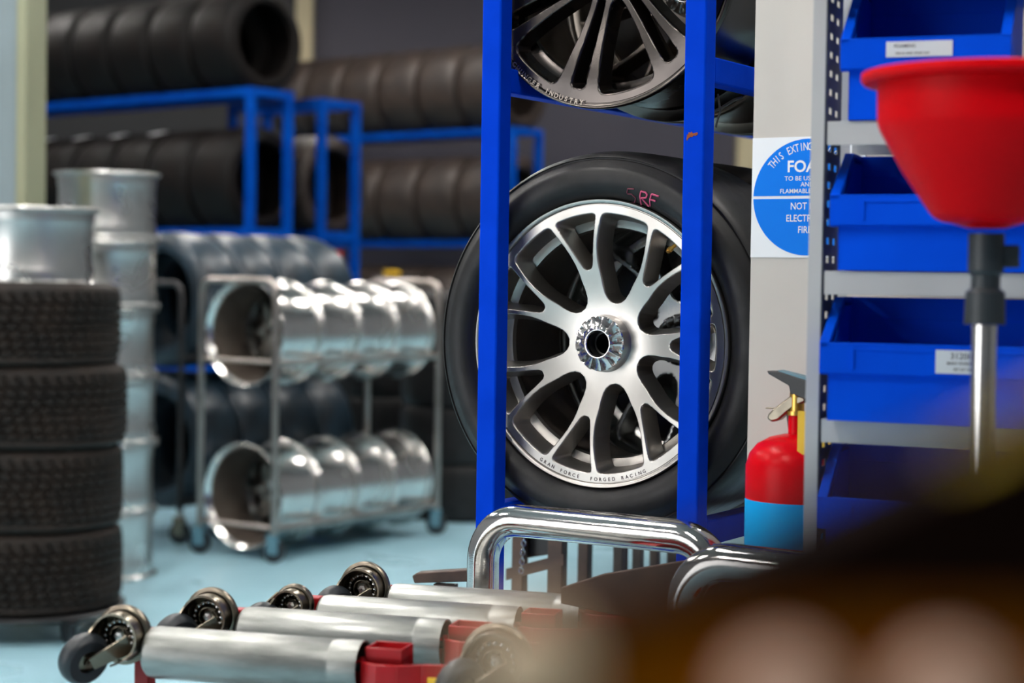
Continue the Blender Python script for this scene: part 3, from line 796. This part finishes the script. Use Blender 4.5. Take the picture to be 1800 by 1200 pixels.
# little chain hanging from the stand
ch = thing('chain', 'short pale chain hanging from the dark steel stand', 'chain', ST)
cx0, cz0 = Sp(922, 938, -.03)
for i in range(9):
    T = Matrix.Translation((cx0 - i*.0008, -.030, cz0 - i*.0095)) @ Matrix.Rotation(PI/2*(i % 2)+.5, 4, 'Z')
    ring = [(T @ Vector((.0042*math.cos(a), 0, .0068*math.sin(a)))) for a in np.linspace(0, 2*PI, 12, endpoint=False)]
    MB().tube(ring, .0011, 6, closed=True).build('chain_link', M_chrome, ch)
# second, lighter trestle further right
ST2 = frame(at(1105, 1000, 3.9).x, 3.9, 0, math.radians(-28))
s2 = thing('trestle', 'slim brown trestle legs right of the dark stand', 'trestle', ST2)
M_dust = mat('dusty_brown_steel', (.16, .12, .10), .5, .2, 20, 0, .3, 60, col2=(.11, .08, .07))
q0, q1 = on_plane(1090, 980, ST2, 0)[0], on_plane(1122, 980, ST2, 0)[0]; zt2 = on_plane(1100, 900, ST2, 0)[1]
for x in (q0, q1): MB().box((x-.010, -.010, 0), (x+.010, .010, zt2)).build('leg', M_dust, s2, bevel=.002)
MB().box((q0-.03, -.03, zt2), (q1+.03, .22, zt2+.02)).build('top_plate', M_dust, s2, bevel=.002)
for x in (q0, q1): MB().box((x-.010, .18, 0), (x+.010, .20, zt2)).build('leg', M_dust, s2, bevel=.002)
# low dark ramp plate behind the rollers
rp = MB(); RP = frame(at(900, 1010, 3.25).x, 3.25, 0, math.radians(-15))
a = [on_plane(x, y, RP, 0) for x, y in ((724,1012),(732,1007),(775,1004),(830,1001),(830,1022),(728,1025))]
rp.prism(a, 0, .03)
rt = thing('floor_jack', 'dark flat steel jack arm behind the rearmost roller', 'jack', RP)
rp.build('lift_arm', M_rust, rt, bevel=.002)
xa = [p[0] for p in a]; zj = min(p[1] for p in a)
MB().box((min(xa)+.04, .004, 0), (min(xa)+.08, .026, zj)).box((min(xa)+.0, -.05, 0), (min(xa)+.12, .10, .03)).build('jack_foot', M_rust, rt)
# broad brown sloping guard to the right of the stand
gp = MB(); GP = frame(at(1100, 1000, 2.62).x, 2.62, 0, math.radians(-20))
g4 = [on_plane(x, y, GP, 0) for x, y in ((985,1032),(1060,1008),(1190,986),(1330,968),(1420,990),(1420,1150),(985,1060))]
gt = thing('sloping_guard', 'brown sloping steel guard below the chrome handle, half blurred', 'guard', GP)
gp.prism(g4, 0, .008); gp.build('guard_plate', M_rust, gt, bevel=.002)
gx = [p[0] for p in g4]
for x in (gx[2], gx[4]-.02): MB().box((x, .009, 0), (x+.02, .029, g4[5][1]+.05)).build('leg', M_rust, gt)

# ------------------------------------------------------------------ very near brown block (far out of focus)
BM = Matrix.Translation((0, .30, 0))
nb = thing('foreground_bench', 'very blurred dark brown sloping bench edge filling the lower right corner', 'bench', BM)
def Bp(px, py, y=0): return on_plane(px, py, BM, y)
MB().prism([Bp(*q) for q in ((960,1092),(1100,1052),(1400,925),(1700,782),(2100,580),(2100,1078),(1500,1070))], -.004, .020).build('edge_cap', M_dkbrown, nb)
MB().prism([Bp(*q) for q in ((860,1140),(960,1092),(1500,1070),(2100,1078),(2100,1700),(860,1700))], -.002, .018).build('timber_side', M_brown, nb)
for q_ in ((930,1175,95),(1375,1225,80),(1665,1230,85)):  # made-up pale discs standing in for bright blurred blobs
    c = Bp(q_[0], q_[1], -.004); r_ = q_[2]/10600
    MB().lathe([(.0001,-.003),(r_*.7,-.0028),(r_,-.0015),(r_,.002)], 24, Matrix.Translation((c[0], -.003, c[1]))).build('pale_blob_disc', M_tan if q_[0] < 1000 else M_copper, nb)
c = Bp(1745, 745)
MB().prism([Bp(*q) for q in ((1660,795),(1760,742),(2100,575),(2100,590),(1760,760),(1665,803))], -.006, -.004).build('yellow_strip', M_yel, nb)
lx = Bp(1500, 1600)[0]; zl = Bp(1500, 1650)[1]
for x in (Bp(1000,1600)[0], Bp(2000,1600)[0]): MB().box((x, 0, 0), (x+.015, .015, zl+.02)).build('leg', M_dkbrown, nb)

# ------------------------------------------------------------------ caster for carts
def cart_caster(t, x, y, name='caster', mcol=None, r=.052, rot=0):
    T = Matrix.Translation((x, y, 0)) @ Matrix.Rotation(rot, 4, 'Z')
    o = MB().lathe([(.001,-.014),(r*.55,-.014),(r,-.012),(r,.012),(r*.55,.014),(.001,.014)], 28, T @ Matrix.Translation((.0, 0, r)) @ Matrix.Rotation(PI/2, 4, 'Z')).build(name, M_blackpl, t)
    f = MB().box((-.024, -.022, r-.012), (-.019, .03, .125), T).box((.019, -.022, r-.012), (.024, .03, .125), T).box((-.024, -.022, .119), (.024, .034, .128), T)
    f.build('caster_fork', mcol or M_castb, o, bevel=.002)
    MB().cyl((x, y, .128), (x, y, .165), .015, 14).build('caster_stem', M_stain, o)
# ------------------------------------------------------------------ stainless rim cart
N_ = at(484, 700, 8.2); Rr = at(770, 700, 9.2)
ang = math.atan2(1.0, Rr.x - N_.x)       # long direction
CA = frame(N_.x, 8.2, 0, ang)            # local x = long (to the far end), local y = towards the left
CL = math.hypot(1.0, Rr.x-N_.x); CW = .462
ct = thing('rim_cart', 'stainless steel tube cart on casters holding polished rims', 'cart', CA)
TR = .016; ctop = at(484, 487, 8.2).z - TR
for x in (0, CL):
    MB().tube(bend([(x,0,.16),(x,0,ctop),(x,CW,ctop),(x,CW,.16)], .06, 8), TR, 16).build('end_frame', M_stain, ct, ang=60)
zr1 = at(490, 638, 8.2).z; zr2 = at(490, 930, 8.2).z
for z in (zr1, zr2):
    for y in (0.0, CW):
        MB().tube([(TR*.5, y, z), (CL-TR*.5, y, z)], .017, 14).build('rail', M_stain, ct, ang=60)
    for x in (0, CL): MB().tube([(x, TR, z+.004), (x, CW-TR, z+.004)], .009, 10).build('cross_tube', M_stain, ct, ang=60)
for x in (0, CL):
    for y in (0, CW): cart_caster(ct, x, y, rot=.5)
# rims on the cart: axis along the cart, inner side towards the camera end
RX = Matrix.Rotation(PI/2, 4, 'Z')       # wheel local +y -> -x, so the spoked face looks to the far end
hh_ = math.sqrt((.2455+.017)**2 - (CW/2)**2)
wlab = ['nearest', 'second', 'third', 'farthest']
for row, z in (('upper', zr1), ('lower', zr2)):
    for k in range(4):
        M = CA @ Matrix.Translation((.035 + (k+1)*.283, CW/2, z + hh_ + .003)) @ RX @ Matrix.Rotation(.7*k, 4, 'Y')
        t = place_wheel('bare_rim', '%s polished rim on the %s rails of the stainless cart' % (wlab[k], row), M, me_rimAlo, None, me_hublo, 'rim', 'polished rims on the stainless cart')
        # dark valve hole facing the camera
        a = {0: .75, 1: .55, 2: .5, 3: .45}[k]
# ------------------------------------------------------------------ black tyre trolley behind
nb0 = at(318, 700, 8.75); BA = frame(nb0.x, 8.75, 0, ang)
bt = thing('tyre_trolley', 'black tube trolley holding blue-sheened slicks behind the steel cart', 'trolley', BA)
btop = at(318, 492, 8.75).z - .016; BW = .44; BL = 1.24
me_slb = bg_tyre(.335, .285, M_rubblue)
for x in (0, BL): MB().tube(bend([(x,0,.16),(x,0,btop),(x,BW,btop),(x,BW,.16)], .06, 8), .016, 14).build('end_frame', M_black, bt, ang=60)
ztop_c = at(330, 408, 8.95).z - .335
h2 = math.sqrt((.335+.016)**2 - (BW/2)**2)
for z in (ztop_c - h2, .20):
    for y in (0, BW): MB().tube([(0, y, z), (BL, y, z)], .016, 12).build('rail', M_black, bt, ang=60)
for x in (0, BL):
    for y in (0, BW): cart_caster(bt, x, y, mcol=M_zinc, rot=.5)
for row, z in (('upper', ztop_c - h2), ('lower', .20)):
    for k in range(4):
        M = BA @ Matrix.Translation((.042 + k*.292, BW/2, z + h2 + .002)) @ Matrix.Rotation(-PI/2, 4, 'Z')
        t = thing('slick_tyre', '%s slick tyre on the %s rails of the black trolley' % (wlab[k], row), 'tyre', M, 'tyres on the black trolley')
        add_mesh('tyre_body', me_slb, t)
        if k == 0:
            q = MB(); arc_text(q, 'RAIN', .04, 0, 0, .285, math.radians(60), math.radians(7), -.0125, .001, 1.0)
# ------------------------------------------------------------------ tall blue tyre racks
me_t1 = bg_tyre(.338, .385, M_rubbg); me_t2 = bg_tyre(.350, .405, M_rubgrey); me_t3 = bg_tyre(.338, .385, M_rubgrey)
M_edge = mat('grey_bead', (.10, .09, .085), .5)
def tall_rack(label, px, py, Y, n, pitch, tm, lev, tlabel, rowcols, W=.375, z2=None):
    p = at(px, py, Y); M = frame(p.x, Y, 0, math.radians(51)); zt_ = p.z
    L_ = n*pitch + .06
    r = thing('tyre_rack', label, 'rack', M, 'tall blue tyre racks')
    ts = .05
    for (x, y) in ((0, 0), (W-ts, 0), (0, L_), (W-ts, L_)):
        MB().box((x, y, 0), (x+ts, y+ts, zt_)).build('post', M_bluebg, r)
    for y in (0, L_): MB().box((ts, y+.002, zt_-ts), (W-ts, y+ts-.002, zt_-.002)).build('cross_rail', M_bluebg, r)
    rad = tm or .325; hh = math.sqrt(rad**2 - (W/2-ts)**2)
    for li, z in enumerate([zt_] + lev):
        if rowcols[li] is None: continue
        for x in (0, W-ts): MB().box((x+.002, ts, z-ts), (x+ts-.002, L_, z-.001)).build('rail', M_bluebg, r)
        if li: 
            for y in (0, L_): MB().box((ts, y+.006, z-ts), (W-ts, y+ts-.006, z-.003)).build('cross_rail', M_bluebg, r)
        rn = ['top', 'middle', 'bottom'][li]
        for k in range(n if rowcols[li] else 0):
            t = thing('stored_tyre', '%s from the right end, %s row of %s' % (ORD[k] + ' tyre', rn, tlabel), 'tyre',
                      M @ Matrix.Translation((W/2, .055 + k*pitch, z + hh + .002)), 'tyres in %s' % tlabel)
            o = add_mesh('tyre_body', rowcols[li], t)
            if li == 1 and 2 <= k <= 5 and px == 441:
                MB().box((-.045, .10, rad-.004), (.045, .20, rad+.002), Matrix.Rotation(math.radians(-14), 4, 'Y')).build('paper_label', M_signw, t, label='white paper label on tread')
    return M
tall_rack('tall blue rack of dark tyres, nearest of the three at upper left', 441, 152, 11.5, 7, .405, .338, [1.60, .72], 'the nearest tall blue rack', [me_t1, me_t1, me_t1])
tall_rack('tall blue tyre rack just right of the nearest one', 566, 172, 12.12, 2, .405, .338, [1.60, .72], 'the second tall blue rack', [0, me_t3, me_t3])
tall_rack('farthest blue tyre rack by the mauve wall, partly behind the near rack', 902, 222, 14.1, 6, .425, .350, [1.60, .72], 'the farthest blue rack', [me_t2, me_t2, me_t2])

# ------------------------------------------------------------------ left stacks
ZUP = Matrix.Rotation(-PI/2, 4, 'X')     # wheel front (-y) looks up; body hangs down by W
# rain tyres with real tread blocks
def tread_tyre(R=.340, W=.285, nb=46):
    sub = 6; seg = nb*sub
    pr = tyre_prof(R, W, .2455, .010)
    # refine tread rows
    ys = list(np.linspace(.034, W-.034, 41)); n0 = [p for p in pr if p[1] < .03]
    prof = n0 + [(R - .010*((abs(y/W*2-1))**4), y) for y in ys] + [(r, W-y) for r, y in reversed(n0)] + [(.255, W-.022), (R-.022, W-.05), (R-.022, .05), (.255, .022)]
    i0 = len(n0); i1 = i0 + len(ys)
    def fn(r, y, a, j):
        if i0 <= j < i1:
            u = (y - .034)/(W-.068)
            row = int(u*7*.9999); fu = (u*7) % 1
            v = (a/(2*PI)*nb + abs(u-.5)*2.2 + (.5 if row % 2 else 0)) % 1.0
            if v < .22 or (fu < .18 and row > 0): r -= .010
        return r, y
    return MB().lathe(prof, seg, closed=True, fn=fn)
me_rain = tread_tyre().mesh('tyre_body', M_tread, 30)
sx = at(50, 700, 6.6).x
z = .095
names = ['lowest rain tyre of the front left stack', 'second rain tyre up in the front left stack', 'third rain tyre up in the front left stack', 'topmost rain tyre of the front left stack, under the bare rim']
for k in range(4):
    offx = [0, .0, .014, -.012][k]
    t = thing('rain_tyre', names[k], 'tyre', frame(sx+offx, 6.6, z+.285+.002, .7*k) @ ZUP, 'treaded tyres stacked at left')
    add_mesh('tyre_body', me_rain, t); z += .290+.001
place_wheel('bare_rim', 'silver bare rim lying on top of the rain tyre stack', frame(sx+.005, 6.6, z+.27+.002, .3) @ ZUP, me_rimAst, None, me_hublo, 'rim')
dm = frame(sx, 6.6, 0, .4)
dy = thing('stack_dolly', 'low black round dolly under the rain tyre stack', 'dolly', dm)
MB().lathe([(.20,.0),(.345,.0),(.352,.006),(.345,.016),(.20,.016)], 48, Matrix.Translation((0,0,.094)) @ Matrix.Rotation(-PI/2, 4, 'X'), closed=True).build('deck_ring', M_black, dy)
for k in range(4):
    a = k*PI/2 + .3
    d = Vector((math.cos(a), math.sin(a), 0)); s_ = Vector((-d.y, d.x, 0))
    MB().box((.03, -.02, .072), (.385, .02, .080), Matrix.Rotation(a, 4, 'Z')).build('arm', M_black, dy)
    o = MB().cyl(tuple(d*.33 + s_*.012 + Vector((0,0,.033))), tuple(d*.33 - s_*.012 + Vector((0,0,.033))), .033, 20).build('caster', M_blackpl, dy)
    MB().box((.30, -.016, .040), (.36, .016, .073), Matrix.Rotation(a, 4, 'Z')).build('caster_fork', M_black, o)
# rim stacks
scl = .225/.2455; H_ = .288
def rim_stack(px, Y, n, where, matt):
    x = at(px, 600, Y).x; z = .002
    for k in range(n):
        M = frame(x + random.uniform(-.006, .006), Y, z + H_*.985, k*.9) @ ZUP @ Matrix.Diagonal((scl, H_/.2815*.985, scl, 1))
        lab = ('topmost' if k == n-1 else 'lowest' if k == 0 else ORD[k] + ' up') + ' bare rim in ' + where
        t = place_wheel('bare_rim', lab, M, matt, None, None, 'rim', 'rims in ' + where)
        a = [-1.35, -1.0, -1.75, -1.3, -1.1, -1.5][k]
        z += H_
rim_stack(187, 7.8, 6, 'the tall rim stack left of the cart', me_rimAst)
rim_stack(-12, 8.3, 6, 'the rim stack half hidden by the pale pillar', me_rimAst)
# ------------------------------------------------------------------ dark tyre stacks behind the cart
me_st = tyre_mesh(.335, .30, 80, M_rub)
for (px, Y, n, where) in ((812, 9.95, 4, 'the dark tyre stack right of the cart'), (672, 10.75, 4, 'the tyre stack hidden behind the cart'), (925, 10.9, 4, 'the dark tyre stack behind the silver wheel'), (1130, 11.2, 4, 'the tyre stack seen through the wheel spokes')):
    x = at(px, 700, Y).x; z = .002
    for k in range(n):
        t = thing('stacked_tyre', '%s tyre up in %s' % (ORD[k], where), 'tyre', frame(x, Y, z+.302, 0) @ ZUP, 'tyres in %s' % where)
        add_mesh('tyre_body', me_st, t); z += .304
    if px == 672:
        bx = MB().box((-.10, -.10, 0), (.10, .10, .09)).build('parts_box', M_black, None, frame(x+.05, Y, z+.001, .3), bevel=.005); tag(bx, 'small black box on the tyre stack behind the steel cart', 'box')
        lid = MB().box((-.045, -.03, 0), (.045, .03, .028)).build('yellow_tub', M_yel, None, frame(x+.05, Y-.02, z+.093, .3), bevel=.005); tag(lid, 'tiny yellow tub on the black box behind the cart', 'tub')
# red cap seen beside the blue-sheened tyres
pr_ = at(586, 450, 10.35)
rc = thing('red_canister', 'red canister on a dark post behind the slick tyres', 'canister', frame(pr_.x, 10.35, 0, 0))
MB().cyl((0,0,pr_.z-.06), (0,0,pr_.z+.03), .05, 20).build('canister_body', M_redp, rc)
MB().cyl((0,0,.002), (0,0,pr_.z-.06), .03, 12).build('post', M_black, rc)
